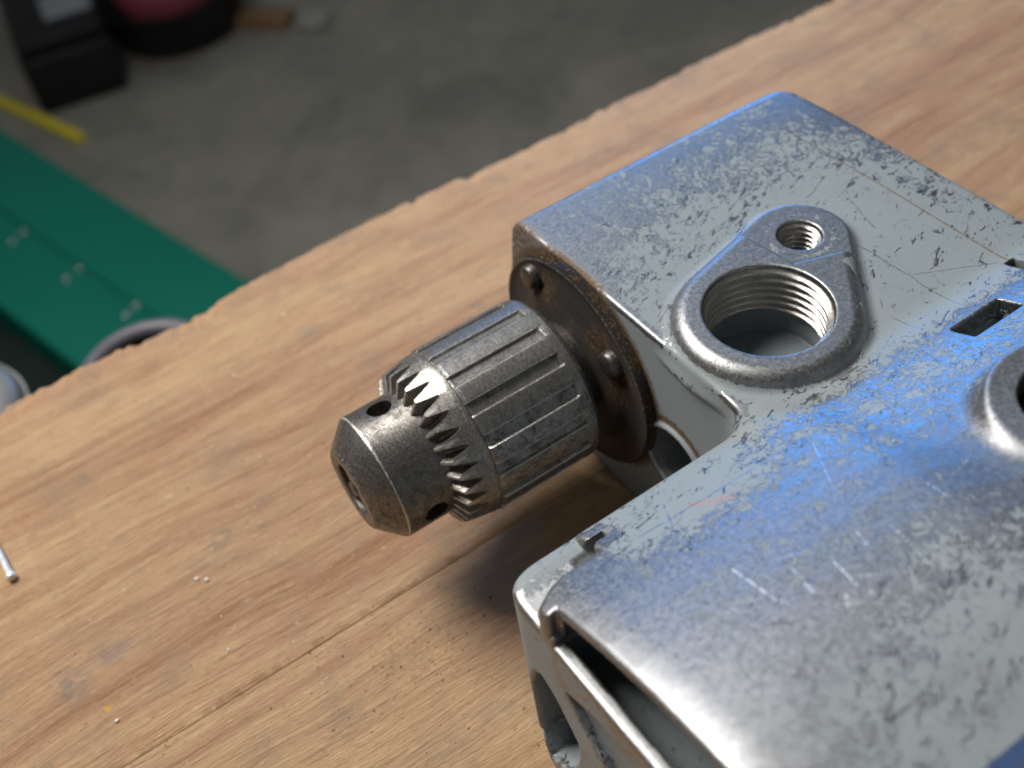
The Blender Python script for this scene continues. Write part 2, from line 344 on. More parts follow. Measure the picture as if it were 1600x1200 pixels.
# ------------------------------------------------------------------ object helpers
def thing(name, label, cat, loc, group=None):
    o = bpy.data.objects.new(name, None); col.objects.link(o); o.location = W(loc); o.empty_display_size = 0.02
    o['label'] = label; o['category'] = cat
    if group: o['group'] = group
    return o
def wloc(o):
    v = Vector((0, 0, 0))
    while o is not None: v += o.location; o = o.parent
    return v
def link(me, name, mat, parent=None, angle=None, smooth=True):
    me.materials.append(M[mat] if isinstance(mat, str) else mat)
    if smooth:
        me.polygons.foreach_set('use_smooth', np.ones(len(me.polygons), dtype=bool))
        if angle is not None: me.set_sharp_from_angle(angle=math.radians(angle))
    o = bpy.data.objects.new(name, me); col.objects.link(o)
    if parent is not None:
        o.parent = parent; o.location = -wloc(parent)
    return o
def mesh(name, V, F, mat, parent=None, angle=35, attrs=None, smooth=True):
    V = W(np.asarray(V, dtype=float))
    me = bpy.data.meshes.new(name); me.from_pydata(V.tolist(), [], [list(map(int, f)) for f in F]); me.validate(); me.update()
    for k, a in (attrs or {}).items():
        if len(me.vertices) == len(a):
            at = me.attributes.new(k, 'FLOAT', 'POINT'); at.data.foreach_set('value', np.asarray(a, dtype=np.float32))
    return link(me, name, mat, parent, angle, smooth)
def grid_faces(n, m, wrap=True, off=0):
    F = []
    for i in range(n - 1):
        for j in range(m if wrap else m - 1):
            k = (j + 1) % m
            F.append((off + i * m + j, off + i * m + k, off + (i + 1) * m + k, off + (i + 1) * m + j))
    return F
ZC = -27.5
def lathe_x(prof, n=96, y0=0.0, z0=ZC):           # profile [(x, r)] revolved about the chuck axis
    V = []
    for x, r in prof:
        for j in range(n):
            a = 2 * math.pi * j / n; V.append((x, y0 + r * math.cos(a), z0 + r * math.sin(a)))
    return np.array(V), grid_faces(len(prof), n)
def lathe_z(prof, n=48, c=(0, 0)):
    V = []
    for z, r in prof:
        for j in range(n):
            a = 2 * math.pi * j / n; V.append((c[0] + r * math.cos(a), c[1] + r * math.sin(a), z))
    return np.array(V), grid_faces(len(prof), n)
def box_bm(bm, lo, hi, bevel=0.0, seg=2):
    r = bmesh.ops.create_cube(bm, size=1.0)
    lo = np.array(lo, float); hi = np.array(hi, float)
    for v in r['verts']:
        v.co = Vector((lo + (np.array(v.co) + 0.5) * (hi - lo)).tolist())
    if bevel:
        es = list({e for v in r['verts'] for e in v.link_edges})
        bmesh.ops.bevel(bm, geom=es, offset=bevel, segments=seg, profile=0.5, affect='EDGES')
def bm_obj(name, bm, mat, parent=None, angle=40):
    for v in bm.verts: v.co = Vector(W(v.co).tolist())
    bmesh.ops.recalc_face_normals(bm, faces=bm.faces)
    me = bpy.data.meshes.new(name); bm.to_mesh(me); bm.free()
    return link(me, name, mat, parent, angle)
def boxo(name, lo, hi, mat, parent=None, bevel=1.0, seg=2, rotz=0.0, about=None):
    bm = bmesh.new(); box_bm(bm, lo, hi, bevel, seg)
    if rotz:
        c = Vector(about or ((lo[0] + hi[0]) / 2, (lo[1] + hi[1]) / 2, 0))
        bmesh.ops.rotate(bm, verts=bm.verts, cent=c, matrix=Matrix.Rotation(rotz, 3, 'Z'))
    return bm_obj(name, bm, mat, parent)

# ------------------------------------------------------------------ setting: floor and workbench
FZ = ZT - 800.0
bm = bmesh.new(); bmesh.ops.create_grid(bm, x_segments=4, y_segments=4, size=6000)
for v in bm.verts: v.co = Vector((v.co.x, v.co.y + 2000, FZ))
fl = bm_obj('floor', bm, 'floor'); fl['kind'] = 'structure'; fl['label'] = 'stained grey concrete workshop floor below the bench'

def fbm1(x, seed, octaves=((0.012, 1.0), (0.05, 0.5), (0.2, 0.28), (0.7, 0.16))):
    r = np.random.default_rng(seed); v = np.zeros_like(x)
    for f, a in octaves:
        k = np.floor(x * f).astype(int); t = x * f - k; t = t * t * (3 - 2 * t)
        tab = r.uniform(-1, 1, 4096); v += a * (tab[k % 4096] * (1 - t) + tab[(k + 1) % 4096] * t)
    return v
bench = thing('workbench', 'worn wooden workbench top of two planks under the drill', 'workbench', (0, 0, ZT - 40))
def plank(y0, y1, far_rag, near_rag, top_near=0.0, seed=1, ef=1.0):
    xs = np.concatenate([np.arange(-900, -240, 20.0), np.arange(-240, 320, 0.8), np.arange(320, 1000, 20.0)])
    rf = fbm1(xs + 3000, seed) * far_rag; rn = fbm1(xs + 3000, seed + 7) * near_rag
    chip = np.clip(fbm1(xs + 5000, seed + 3, ((0.03, 1.0), (0.15, 0.6), (0.6, 0.3))) - 0.35, 0, 1) * far_rag * 2.0 * (ef > 0.5)
    dp = np.abs(fbm1(xs + 3000, seed + 11, ((0.1, 0.6), (0.5, 0.5))))
    rows = []
    def row(y, z): rows.append(np.stack([xs, np.broadcast_to(y, xs.shape), np.broadcast_to(z, xs.shape)], 1))
    row(y0 + rn, ZT - 40); row(y0 + rn * 0.7, ZT - 3); row(y0 + rn, ZT - 0.14 - 0.1 * dp); row(y0 + 0.12 + rn, ZT - 0.02); row(y0 + 2.5 + rn * .5, ZT)
    row(y0 + 9, ZT)
    row(y1 - 9, ZT)
    row(y1 - 3.5 * ef + rf * 0.6 - chip * 2, ZT - 0.1 * ef); row(y1 - 1.2 * ef + rf - chip, ZT - (0.35 + 0.5 * dp) * ef - chip * .4 * ef); row(y1 - 0.2 * ef + rf - chip * .6, ZT - (1.3 + dp) * ef)
    row(y1 + rf * 0.8, ZT - 4); row(y1 + rf * 0.3, ZT - 40)
    V = np.concatenate(rows); n, k = len(rows), len(xs)
    F = grid_faces(n, k, False)
    for j in range(k - 1): F.append(((n - 1) * k + j, (n - 1) * k + j + 1, j + 1, j))
    F.append([i * k for i in range(n)]); F.append([i * k + k - 1 for i in range(n)][::-1])
    F = [f[::-1] for f in F]
    return mesh('plank', V, F, 'wood', bench, 50)
YJ = -6.3
plank(YJ + 0.10, 124.4, 2.1, 0.07, 0.0, 5)
pl2 = plank(-420, YJ - 0.06, 0.10, 1.0, 0.0, 21, 0.07)

# ------------------------------------------------------------------ drill casting as a distance field
def ss(t):
    t = np.clip(t, 0, 1); return t * t * (3 - 2 * t)
def smin(a, b, k):
    h = np.clip(0.5 + 0.5 * (b - a) / k, 0, 1); return b + (a - b) * h - k * h * (1 - h)
def smax(a, b, k): return -smin(-a, -b, k)
def poly2(px, py, P):
    P = np.array(P, float); n = len(P); d = None; s = None
    for i in range(n):
        ax, ay = P[i]; bx, by = P[i - 1]; ex, ey = bx - ax, by - ay
        wx, wy = px - ax, py - ay
        t = np.clip((wx * ex + wy * ey) / (ex * ex + ey * ey), 0, 1)
        q = (wx - ex * t) ** 2 + (wy - ey * t) ** 2
        d = q if d is None else np.minimum(d, q)
        c1 = py >= ay; c2 = py < by; c3 = ex * wy > ey * wx
        fl_ = (c1 & c2 & c3) | (~c1 & ~c2 & ~c3)
        s = np.where(fl_, -1.0, 1.0) if s is None else np.where(fl_, -s, s)
    return s * np.sqrt(d)
def rrect2(px, py, x0, x1, y0, y1, r):
    qx = np.abs(px - (x0 + x1) / 2) - (x1 - x0) / 2 + r; qy = np.abs(py - (y0 + y1) / 2) - (y1 - y0) / 2 + r
    return np.minimum(np.maximum(qx, qy), 0) + np.sqrt(np.maximum(qx, 0) ** 2 + np.maximum(qy, 0) ** 2) - r
def extr(d2, t, lo, hi, r):
    a = d2 + r; b = np.abs(t - (lo + hi) / 2) - (hi - lo) / 2 + r
    return np.minimum(np.maximum(a, b), 0) + np.sqrt(np.maximum(a, 0) ** 2 + np.maximum(b, 0) ** 2) - r
MOTOR = [(-68, -55.5), (-61.6, -44)] + [(-61.6 - 6.04 * k, 14.2 - 19.2 * (1 - k / 10.0) ** 2) for k in range(21)] + [(-182.4, -55.5)]
REC1 = [(-63.2, -22), (-59.6, -32), (-59.8, -52), (-63, -56.5), (-70, -50), (-74, -37), (-74.4, -29.5), (-71.8, -25.8), (-68.2, -21.2), (-65.5, -19.6)]
REC2 = [(-74, -12.4), (-82.7, -8.2), (-89, -7.2), (-100, -6.8), (-116, -6.4), (-104, -22), (-88, -28), (-83, -22.5), (-79.5, -19.5), (-76, -15.5)]
BC1, BC2 = (20.0, -38.5), (41.6, -25.0)
def sdf(x, y, z):
    dr = np.clip(-z, 0, 31) * 0.2
    yb = y - dr * np.clip(y / 10.0, 0, 1)
    zt = z + (0.9 * (np.clip(y - 1, 0, 30) / 22) ** 2 + 1.0 * (np.clip(x - 60, 0, 30) / 22) ** 2) * (z > -20)
    d = extr(rrect2(x, yb, -9, 85, -80, 24.8, 6), zt, -62.6, 0, 4.0)
    d = smax(d, -x, 0.9)
    ym = y + 4.5 * ss(x / 14.0)
    zm = z + 0.55 * np.clip((-48.5 - x) / 6.0, 0, 1.4) ** 2 * (z > -3)
    mo = extr(poly2(ym, zm, MOTOR) - 7.0, x, -57.3, 80, 1.6)
    mo = smax(mo, -np.maximum(np.maximum(x + 54.6, 1.0 - z), y + 70.5), 1.2)
    mo = smax(mo, rrect2(x, y, -57.3, 95, -200, -54.4, 8.5), 2.0)
    # corner ear with its screw pocket
    yw = -63.6 - 4.2 * ss((-47.0 - x) / 12.0) ** 1.5
    ear = np.maximum(np.maximum(-0.6 - z, yw - y), x + 41.5)
    mo = smax(mo, -ear, 1.6)
    mo = smax(mo, -np.maximum(np.hypot(y + 61.4, z - 0.6) - 2.1, np.abs(x + 41.0) - 3.4), 0.4)
    # cooling slot under the front lip and the two wells in the end face
    top = 18.9 - 19.2 * ((y + 122) / 60.4) ** 2 + 0.5 * ((y + 122) / 60.4) ** 2
    slot = np.maximum(np.maximum(z - top, -0.6 - z + 0.05 * (-72 - y)), np.maximum(y + 71.5, x + 40.0))
    slot = smax(slot, -135 - y, 1.0)
    mo = smax(mo, -slot, 0.8)
    cav = np.maximum(np.maximum(z - top - 0.3, -13.0 - z), np.maximum(y + 71.8, np.abs(x + 46.0) - 8.2))
    mo = smax(mo, -np.maximum(cav, -135 - y), 0.5)
    mo = smax(mo, -np.maximum(poly2(y, z, REC1) - 0.4, x + 49.0 + 0.10 * (z + 20)), 1.2)
    mo = smax(mo, -np.maximum(poly2(y, z, REC2) - 0.3, x + 54.9), 0.6)
    d = smin(d, mo, 7.0)
    # handle boss: tapered teardrop with a lower land round the small hole
    bx, by = BC2[0] - BC1[0], BC2[1] - BC1[1]; L = math.hypot(bx, by); ux, uy = bx / L, by / L
    px = (x - BC1[0]) * ux + (y - BC1[1]) * uy; py = np.abs((x - BC1[0]) * -uy + (y - BC1[1]) * ux)
    r1, r2 = 18.1, 9.8; b = (r1 - r2) / L; a = math.sqrt(1 - b * b); k = -b * py + a * 0 ; kk = py * (-b) + px * a
    dcap = np.where(kk < 0, np.hypot(px, py) - r1, np.where(kk > a * L, np.hypot(px - L, py) - r2, py * a + px * b - r1))
    dcap = dcap - 0.45 * np.clip(3.7 - z, 0, 9)
    boss = extr(dcap * 0.92, z, -5, 3.8, 1.9)
    P2 = (33.2, -31.8); n1 = np.array([15.4, 1.9]) / 15.52; n2 = np.array([3.9, 10.2]) / 10.92
    wedge = np.maximum(-((x - P2[0]) * n1[0] + (y - P2[1]) * n1[1]), -((x - P2[0]) * n2[0] + (y - P2[1]) * n2[1]))
    boss = smax(boss, -np.maximum(wedge, 2.3 - z), 0.5)
    d = smin(d, boss, 1.8)
    # lug on the motor shell
    lug = extr(np.hypot(x - 33, y + 96.5) - 15.2, z, -5, 16.6, 1.2)
    d = smin(d, lug, 4.0)
    d = smax(d, -np.maximum(np.hypot(x - 33, y + 96.5) - 9.8, 6.0 - z), 0.5)
    # threaded bores, slot, seam notch, pocket beside the chuck, spindle bore
    d = smax(d, -np.maximum(np.hypot(x - BC1[0], y - BC1[1]) - 13.0, -14.5 - z), 0.5)
    d = smax(d, -np.maximum(np.hypot(x - BC2[0], y - BC2[1]) - 4.75, -12.0 - z), 0.4)
    d = smax(d, -np.maximum(rrect2(x, y, 42.3, 55.6, -69.9, -64.6, 0.5), -13.0 - z), 0.35)
    d = smax(d, -np.maximum(rrect2(x, y, 67.3, 70.3, -63.0, -57.0, 0.5), -4.0 - z), 0.35)
    pk = np.hypot(y + 34.0, z + 33.5)
    d = smin(d, extr(pk - 10.2, x, -0.9, 6, 0.6), 1.0)
    d = smax(d, -np.maximum(pk - 9.0, x - 13), 0.5)
    d = smax(d, -np.maximum(np.hypot(y, z - ZC) - 14.0, x - 8), 0.5)
    return d
def surface_nets(h):
    xs = np.arange(-61.5, 87, h); ys = np.arange(-191, 36, h); zs = np.arange(-64.5, 22, h)
    f32 = np.float32
    F = np.empty((len(xs), len(ys), len(zs)), f32)
    for i0 in range(0, len(xs), 24):
        F[i0:i0 + 24] = sdf(xs[i0:i0 + 24].astype(f32)[:, None, None], ys.astype(f32)[None, :, None], zs.astype(f32)[None, None, :])
    sg = F < 0
    c = np.zeros(tuple(q - 1 for q in F.shape), np.int8)
    sl = lambda a, o: a[o[0]:a.shape[0] - 1 + o[0], o[1]:a.shape[1] - 1 + o[1], o[2]:a.shape[2] - 1 + o[2]]
    offs = [(i, j, k) for i in (0, 1) for j in (0, 1) for k in (0, 1)]
    for o in offs: c += sl(sg, o)
    act = np.argwhere((c > 0) & (c < 8))
    cv = {o: F[act[:, 0] + o[0], act[:, 1] + o[1], act[:, 2] + o[2]] for o in offs}
    acc = np.zeros((len(act), 3)); cnt = np.zeros(len(act))
    for o in offs:
        for ax in range(3):
            if o[ax] == 0:
                o2 = tuple(1 if q == ax else o[q] for q in range(3)); a, b = cv[o], cv[o2]
                m_ = (a < 0) != (b < 0); t = np.where(m_, a / np.where(m_, a - b, 1), 0)
                p = np.tile(np.array(o, float), (len(act), 1)); p[:, ax] = t
                acc += p * m_[:, None]; cnt += m_
    V = (act + acc / cnt[:, None]) * h + np.array([xs[0], ys[0], zs[0]])
    idx = -np.ones(c.shape, np.int32); idx[act[:, 0], act[:, 1], act[:, 2]] = np.arange(len(act))
    Q = []
    for ax in range(3):
        a1, a2 = [(1, 2), (2, 0), (0, 1)][ax]
        s0 = [slice(None)] * 3; s1 = [slice(None)] * 3; s0[ax] = slice(0, -1); s1[ax] = slice(1, None)
        ed = np.argwhere(sg[tuple(s0)] != sg[tuple(s1)])
        ok = (ed[:, a1] > 0) & (ed[:, a2] > 0) & (ed[:, a1] < c.shape[a1]) & (ed[:, a2] < c.shape[a2]) & (ed[:, ax] < c.shape[ax]); ed = ed[ok]
        def at(d1, d2):
            q = ed.copy(); q[:, a1] -= d1; q[:, a2] -= d2; return idx[q[:, 0], q[:, 1], q[:, 2]]
        q = np.stack([at(1, 1), at(0, 1), at(0, 0), at(1, 0)], 1)
        fl_ = ~sg[ed[:, 0], ed[:, 1], ed[:, 2]]
        q[fl_] = q[fl_][:, ::-1]; Q.append(q)
    return V, np.concatenate(Q)
def grad(V, e):
    g = np.zeros_like(V)
    for ax in range(3):
        a = V.copy(); b = V.copy(); a[:, ax] += e; b[:, ax] -= e
        g[:, ax] = (sdf(*a.T) - sdf(*b.T)) / (2 * e)
    return g
H = 0.52
V, Q = surface_nets(H)
for _ in range(2):
    g = grad(V, 0.05); d = sdf(*V.T); g2 = (g * g).sum(1)
    st = (d / np.maximum(g2, 0.2))[:, None] * g
    ln = np.linalg.norm(st, axis=1, keepdims=True); V = V - st * np.minimum(1, 0.5 * H / np.maximum(ln, 1e-9))
Nn = grad(V, 0.12); Nn /= np.maximum(np.linalg.norm(Nn, axis=1, keepdims=True), 1e-6)
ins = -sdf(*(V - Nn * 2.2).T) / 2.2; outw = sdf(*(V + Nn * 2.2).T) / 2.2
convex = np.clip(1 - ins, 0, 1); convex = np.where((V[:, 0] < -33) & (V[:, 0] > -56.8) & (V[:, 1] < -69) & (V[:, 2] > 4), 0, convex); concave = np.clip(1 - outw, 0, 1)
x, y, z = V.T
def gs(c, s): return np.exp(-(((x - c[0]) / s[0]) ** 2 + ((y - c[1]) / s[1]) ** 2))
bossd = np.minimum(np.hypot(x - 20, y + 38.5) - 18.2, np.hypot(x - 41.6, y + 25) - 10.0)
onboss = (z > 1.2) & ((np.hypot(x - 20, y + 38.5) < 21) | (np.hypot(x - 41.6, y + 25) < 12.5) | ((x > 20) & (x < 41) & (y > -58) & (z > 1.5) & (y < -10) & (bossd < 6)))
onboss &= y > -60
mot = ss((-57 - y) / 8.0) * (z > -2)
wear = np.full(len(V), 0.10)
wear += 0.52 * ss((y + 26) / 46.0) * (z > -6) * ss((90 - x) / 50.0 + 0.35)                       # far strip of the gear case top
wear += 0.42 * ss((x - 66) / 16.0) * (z > -6) * ss((y + 60) / 50)
wear += 0.16 * ss((22 - x) / 22.0) * (z > -1) * (y > -30)
wear += mot * (0.58 - 0.60 * gs((-24, -66), (17, 7)) - 0.52 * gs((-14, -124), (36, 20)) + 0.30 * ss((-38 - x) / 10) - 0.16 * gs((25, -70), (30, 9)) + 0.10 * gs((5, -95), (30, 16)))
wear = np.where(onboss, np.where(z > 2.75, 0.86, 0.42 + 0.4 * ss((np.hypot(x - 41.6, y + 25) - 6.3) / 2.0)), wear)
lugd = np.hypot(x - 33, y + 96.5); wear = np.where((lugd < 15.5) & (lugd > 9) & (z > 14), 0.8, wear)
nearslot = (x > 40) & (x < 73) & (y < -55) & (y > -72) & (z < 3)
wear += np.where(nearslot, 0.1, 0.75) * ss((convex - 0.10) / 0.45)
inside = (np.hypot(x - 20, y + 38.5) < 13.7) & (z < 1.0)
wear = np.where(inside, 0.0, wear)
wear = np.where((x < -1) & (z < -2), np.minimum(wear, 0.55) - 0.08, wear)
wear = np.where((x < 0.6) & (x > -0.9) & (z < -2) & (y > -58), -0.45, wear)
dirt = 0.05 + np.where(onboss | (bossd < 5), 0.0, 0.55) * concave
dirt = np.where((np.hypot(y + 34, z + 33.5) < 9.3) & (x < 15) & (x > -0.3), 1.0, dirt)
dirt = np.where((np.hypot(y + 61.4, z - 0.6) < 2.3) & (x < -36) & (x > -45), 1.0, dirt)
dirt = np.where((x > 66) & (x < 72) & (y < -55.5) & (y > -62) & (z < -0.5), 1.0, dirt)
dirt = np.where(inside, 0.12, dirt)

drill = thing('power_drill', 'worn grey cast metal drill with steel keyed chuck lying on the bench', 'drill', (20, -50, ZT))
ctr = V[Q].mean(1); cx, cy, cz = ctr.T
lab = np.zeros(len(Q), int)
lab[cy < -59.0 - 4.0 * ss(cx / 14.0)] = 1
lab[(cx < 0)  & (cy < -45)] = 1
lab[(cx < -44.0) & (cz < -0.2 + 0.05 * (-72 - cy)) & (lab == 1)] = 2
ob = onboss[Q].sum(1) >= 2
lab[ob & (lab == 0)] = 3
lg = np.hypot(cx - 33, cy + 96.5); lab[(lg < 15.9) & (lg > 9.3) & (cz > 11.5)] = 4
for k, nm in enumerate(('gear_case', 'motor_housing', 'end_cap', 'handle_boss', 'lug')):
    f = Q[lab == k]; u, inv = np.unique(f.ravel(), return_inverse=True); f = inv.reshape(-1, 4)
    me = bpy.data.meshes.new(nm)
    vv = W(V[u]); me.vertices.add(len(vv)); me.vertices.foreach_set('co', vv.ravel())
    me.loops.add(f.size); me.loops.foreach_set('vertex_index', f.ravel().astype(np.int32))
    me.polygons.add(len(f)); me.polygons.foreach_set('loop_start', np.arange(0, f.size, 4, dtype=np.int32))
    me.update(calc_edges=True)
    for an, arr in (('wear', wear), ('dirt', dirt)):
        a_ = me.attributes.new(an, 'FLOAT', 'POINT'); a_.data.foreach_set('value', arr[u].astype(np.float32))
    o = link(me, nm, 'cast', drill)
    me.normals_split_custom_set_from_vertices(Nn[u].tolist())

# ------------------------------------------------------------------ threads
def thread(name, c, rmin, rmax, z0, z1, pitch, tail, parent):
    n = 120; prof = []; per = 10; rows = int((z0 - z1) / pitch * per)
    V = []; 
    for i in range(rows + 1):
        zz = z0 - (z0 - z1) * i / rows
        for j in range(n):
            a = 2 * math.pi * j / n; ph = ((z0 - zz) / pitch + j / n) % 1.0
            tri = 1 - abs(2 * ph - 1); tri = min(max((tri - 0.12) / 0.76, 0), 1)
            fade = min(1, (z0 - zz) / (0.6 * pitch))
            r = rmax - (rmax - rmin) * tri * fade
            V.append((c[0] + r * math.cos(a), c[1] + r * math.sin(a), zz))
    for zz, r in tail:
        for j in range(n):
            a = 2 * math.pi * j / n; V.append((c[0] + r * math.cos(a), c[1] + r * math.sin(a), zz))
    F = [f[::-1] for f in grid_faces(rows + 1 + len(tail), n)]
    return mesh(name, V, F, 'thread', parent, 60)
thread('thread', BC1, 11.75, 12.9, 3.0, -8.2, 1.95, [(-8.5, 12.85), (-8.6, 13.05)], drill)
thread('thread', BC2, 3.7, 4.6, 1.7, -9.5, 1.35, [(-9.7, 4.7), (-9.9, 4.8)], drill)

# ------------------------------------------------------------------ chuck
def ring_prof(prof, n=128):
    V, F = lathe_x(prof, n); return V, F
NB = 144
prof = [(-50, 6.2), (-61.9, 6.2), (-62.25, 6.7), (-62.3, 9.35), (-61.95, 9.9), (-57.25, 14.55), (-56.75, 14.9), (-56.2, 14.97), (-45.0, 14.97), (-44.2, 15.2), (-43.0, 15.2), (-36, 15.2), (-36, 6.2)]
Vb, Fb = lathe_x(prof, NB)
Fb += grid_faces(2, NB, True, 0)[:0]
me = bpy.data.meshes.new('chuck'); bmc = bmesh.new()
bv = [bmc.verts.new(Vector(p)) for p in Vb.tolist()]
for f in Fb: bmc.faces.new([bv[i] for i in f][::-1])
for k in range(NB):                                     # close the bore at the back
    k2 = (k + 1) % NB; a_, b_ = len(prof) - 1, 0
    bmc.faces.new([bv[a_ * NB + k], bv[a_ * NB + k2], bv[b_ * NB + k2], bv[b_ * NB + k]][::-1])
bmesh.ops.recalc_face_normals(bmc, faces=bmc.faces)
bmc.to_mesh(me); bmc.free()
tmp = bpy.data.objects.new('tmp_body', me); col.objects.link(tmp)
cutm = bpy.data.meshes.new('tmp_cut'); bmk = bmesh.new()
for ang in (73.5, 191.0, 311.0):
    a_ = math.radians(ang); dirv = Vector((0, math.cos(a_), math.sin(a_)))
    r = bmesh.ops.create_cone(bmk, cap_ends=True, segments=40, radius1=2.85, radius2=2.85, depth=8)
    mt = Matrix.Translation(Vector((-49.9, 0, ZC)) + dirv * 13.5) @ dirv.to_track_quat('Z', 'Y').to_matrix().to_4x4()
    bmesh.ops.transform(bmk, matrix=mt, verts=r['verts'])
bmk.to_mesh(cutm); bmk.free()
cut = bpy.data.objects.new('tmp_cut', cutm); col.objects.link(cut)
md = tmp.modifiers.new('b', 'BOOLEAN'); md.operation = 'DIFFERENCE'; md.object = cut; md.solver = 'EXACT'
dg = bpy.context.evaluated_depsgraph_get()
me2 = bpy.data.meshes.new_from_object(tmp.evaluated_get(dg))
bpy.data.objects.remove(tmp); bpy.data.objects.remove(cut)
co = np.empty(len(me2.vertices) * 3); me2.vertices.foreach_get('co', co); co = co.reshape(-1, 3)
rr = np.hypot(co[:, 1], co[:, 2] - ZC)
edge = ((np.abs(co[:, 0] + 56.75) < 0.3) & (rr > 14.5)) * 0.95 + ((np.abs(co[:, 0] + 62.1) < 0.35) & (rr > 9)) * 0.5
grime = (co[:, 0] > -45.5) * 0.8
me2.vertices.foreach_set('co', W(co).ravel()); me2.name = 'chuck'
for an, arr in (('edge', edge), ('grime', grime)):
    a_ = me2.attributes.new(an, 'FLOAT', 'POINT'); a_.data.foreach_set('value', arr.astype(np.float32))
me2.materials.clear()
chuck = link(me2, 'chuck', 'body', drill, 28)

# toothed ring: bevel teeth cut into the front of a steel ring
NT_, per = 30, 12
n = NT_ * per; V = []; E_ = []; G_ = []
rs = np.linspace(14.6, 19.75, 9)
for i, r in enumerate(rs):
    t = (r - 14.9) / (19.75 - 14.9)
    xr = -45.7 + 1.5 * max(t, 0); xo = -43.7 + 4.3 * t
    for j in range(n):
        u = (j % per) / per
        tri = abs(2 * u - 1); w = min(max((tri - 0.14) / 0.60, 0), 1)
        a = 2 * math.pi * (j / n) + math.radians(3.0)
        xx = xo + (xr - xo) * w; re = r - 0.20 * max(t, 0) * max(0.0, -39.0 - xx)
        V.append((xx, re * math.cos(a), ZC + re * math.sin(a))); E_.append(0.9 if w > 0.98 else (0.35 if i == len(rs) - 1 else 0)); G_.append(0.9 * (1 - w))
for xx, r, e in ((-37.9, 19.85, 0.2), (-37.55, 20.0, 0.55), (-36.4, 20.05, 0.3), (-36.1, 19.75, 0.0), (-36.0, 15.0, 0.0)):
    for j in range(n):
        a = 2 * math.pi * (j / n) + math.radians(3.0); V.append((xx, r * math.cos(a), ZC + r * math.sin(a))); E_.append(e); G_.append(0.2)
mesh('toothed_ring', V, [f[::-1] for f in grid_faces(len(rs) + 5, n)], 'gear', chuck, 30, dict(edge=E_, grime=G_))

# fluted sleeve
NF = 17
angs, rad, edg = [], [], []
for k in range(NF):
    base = 102.0 + 360.0 / NF * k; jit = rng.uniform(-.5, .5)
    g0, g1 = base - 4.4 + jit, base + 4.4 + jit; e0 = base + 10.0
    for a_, dep, e in ((g0 - 0.8, 0, .25), (g0 - 0.12, 0.03, 1.0), (g0 + 0.25, .45, .3), (g0 + 0.55, .78, 0), (base - 1.5, .86, 0), (base + 1.5, .86, 0), (g1 - 1.0, .76, 0), (g1 - .5, .35, .3),
                       (g1 + 0.1, 0.03, 1.0), (g1 + 0.8, 0, .25), (g1 + 3.0, 0, 0), (g1 + 6.0, 0, 0), (g1 + 9.0, 0, 0)):
        angs.append(a_); rad.append(dep); edg.append(e)
n = len(angs); V = []; E_ = []; G_ = []
for xx, dr_, fl_, g_ in ((-36.3, 1.4, 0, .3), (-36.3, .7, 0.3, .2), (-35.9, 0.35, .55, .1), (-35.3, 0.02, 1, 0), (-30, 0, 1, 0), (-24, 0, 1, 0), (-18, 0, 1, 0), (-13.6, 0, 1, .1), (-13.2, 0.0, .96, .2), (-12.6, .02, .15, .3), (-12.2, .03, .0, .3),
                        (-10.6, .12, 0, .5), (-9.6, .7, 0, .8), (-9.1, 1.6, 0, 1), (-9.0, 9.5, 0, 1)):
    for a_, dp, e in zip(angs, rad, edg):
        r = 20.45 - dr_ - dp * fl_; t = math.radians(a_)
        V.append((xx, r * math.cos(t), ZC + r * math.sin(t))); E_.append(e * (fl_ > .5)); G_.append(g_)
mesh('sleeve', V, [f[::-1] for f in grid_faces(15, n)], 'sleeve', chuck, 24, dict(edge=E_, grime=G_))
Vs, Fs = lathe_x([(-20, 11.5), (-2, 11.5), (8.5, 11.5)], 48)
mesh('spindle', Vs, [f[::-1] for f in Fs], 'screw', chuck, 30, dict(edge=np.zeros(len(Vs)), grime=np.ones(len(Vs))))
for k in range(3):                                       # jaws just inside the nose
    a_ = math.radians(70 + 120 * k); bmj = bmesh.new(); box_bm(bmj, (-61.6, 1.3, -1.9), (-51, 6.4, 1.9), 0.35, 1)
    bmesh.ops.rotate(bmj, verts=bmj.verts, cent=(0, 0, 0), matrix=Matrix.Rotation(a_, 3, 'X'))
    bmesh.ops.translate(bmj, verts=bmj.verts, vec=(0, 0, ZC)); bm_obj('jaw', bmj, 'body', chuck)

# ------------------------------------------------------------------ front plate with screws
def noise_ring(n, seed, a):
    return a * np.random.default_rng(seed).normal(0, 1, n)
pf_ = [(0.05, 27.6), (-0.5, 27.55), (-1.9, 27.4), (-2.35, 27.2), (-2.55, 26.8), (-2.6, 26.4), (-2.35, 25.9), (-2.2, 24.0), (-2.4, 20), (-3.6, 18.0), (-3.8, 15), (-3.8, 11.3)]
Vf, Ff = lathe_x(pf_, 128)
ef = np.repeat([0, 0, .1, .55, .7, .4, 0, 0, 0, 0, 0, 0], 128); gf = np.repeat([1, 1, .9, .3, 0, 0, .5, .25, .15, .5, .6, .5], 128)
plate = mesh('front_plate', Vf, [f[::-1] for f in Ff][::1], 'flange', drill, 40, dict(edge=ef, grime=gf))
for sy, sz in ((13.6, -9.6), (-15.8, -15.0), (3.5, -49.5)):
    V, F = lathe_x([(-2.0, 3.3), (-3.6, 3.2), (-4.2, 2.9), (-4.6, 2.3), (-4.75, 1.3), (-4.75, 0.6), (-4.75, 0.0)], 32, sy, sz)
    sc = mesh('screw', V, [f[::-1] for f in F], 'screw', plate, 40, dict(edge=np.repeat([0, 0, .1, .3, .1, 0, 0], 32), grime=np.repeat([1, 1, 1, .8, .9, 1, 1], 32)))
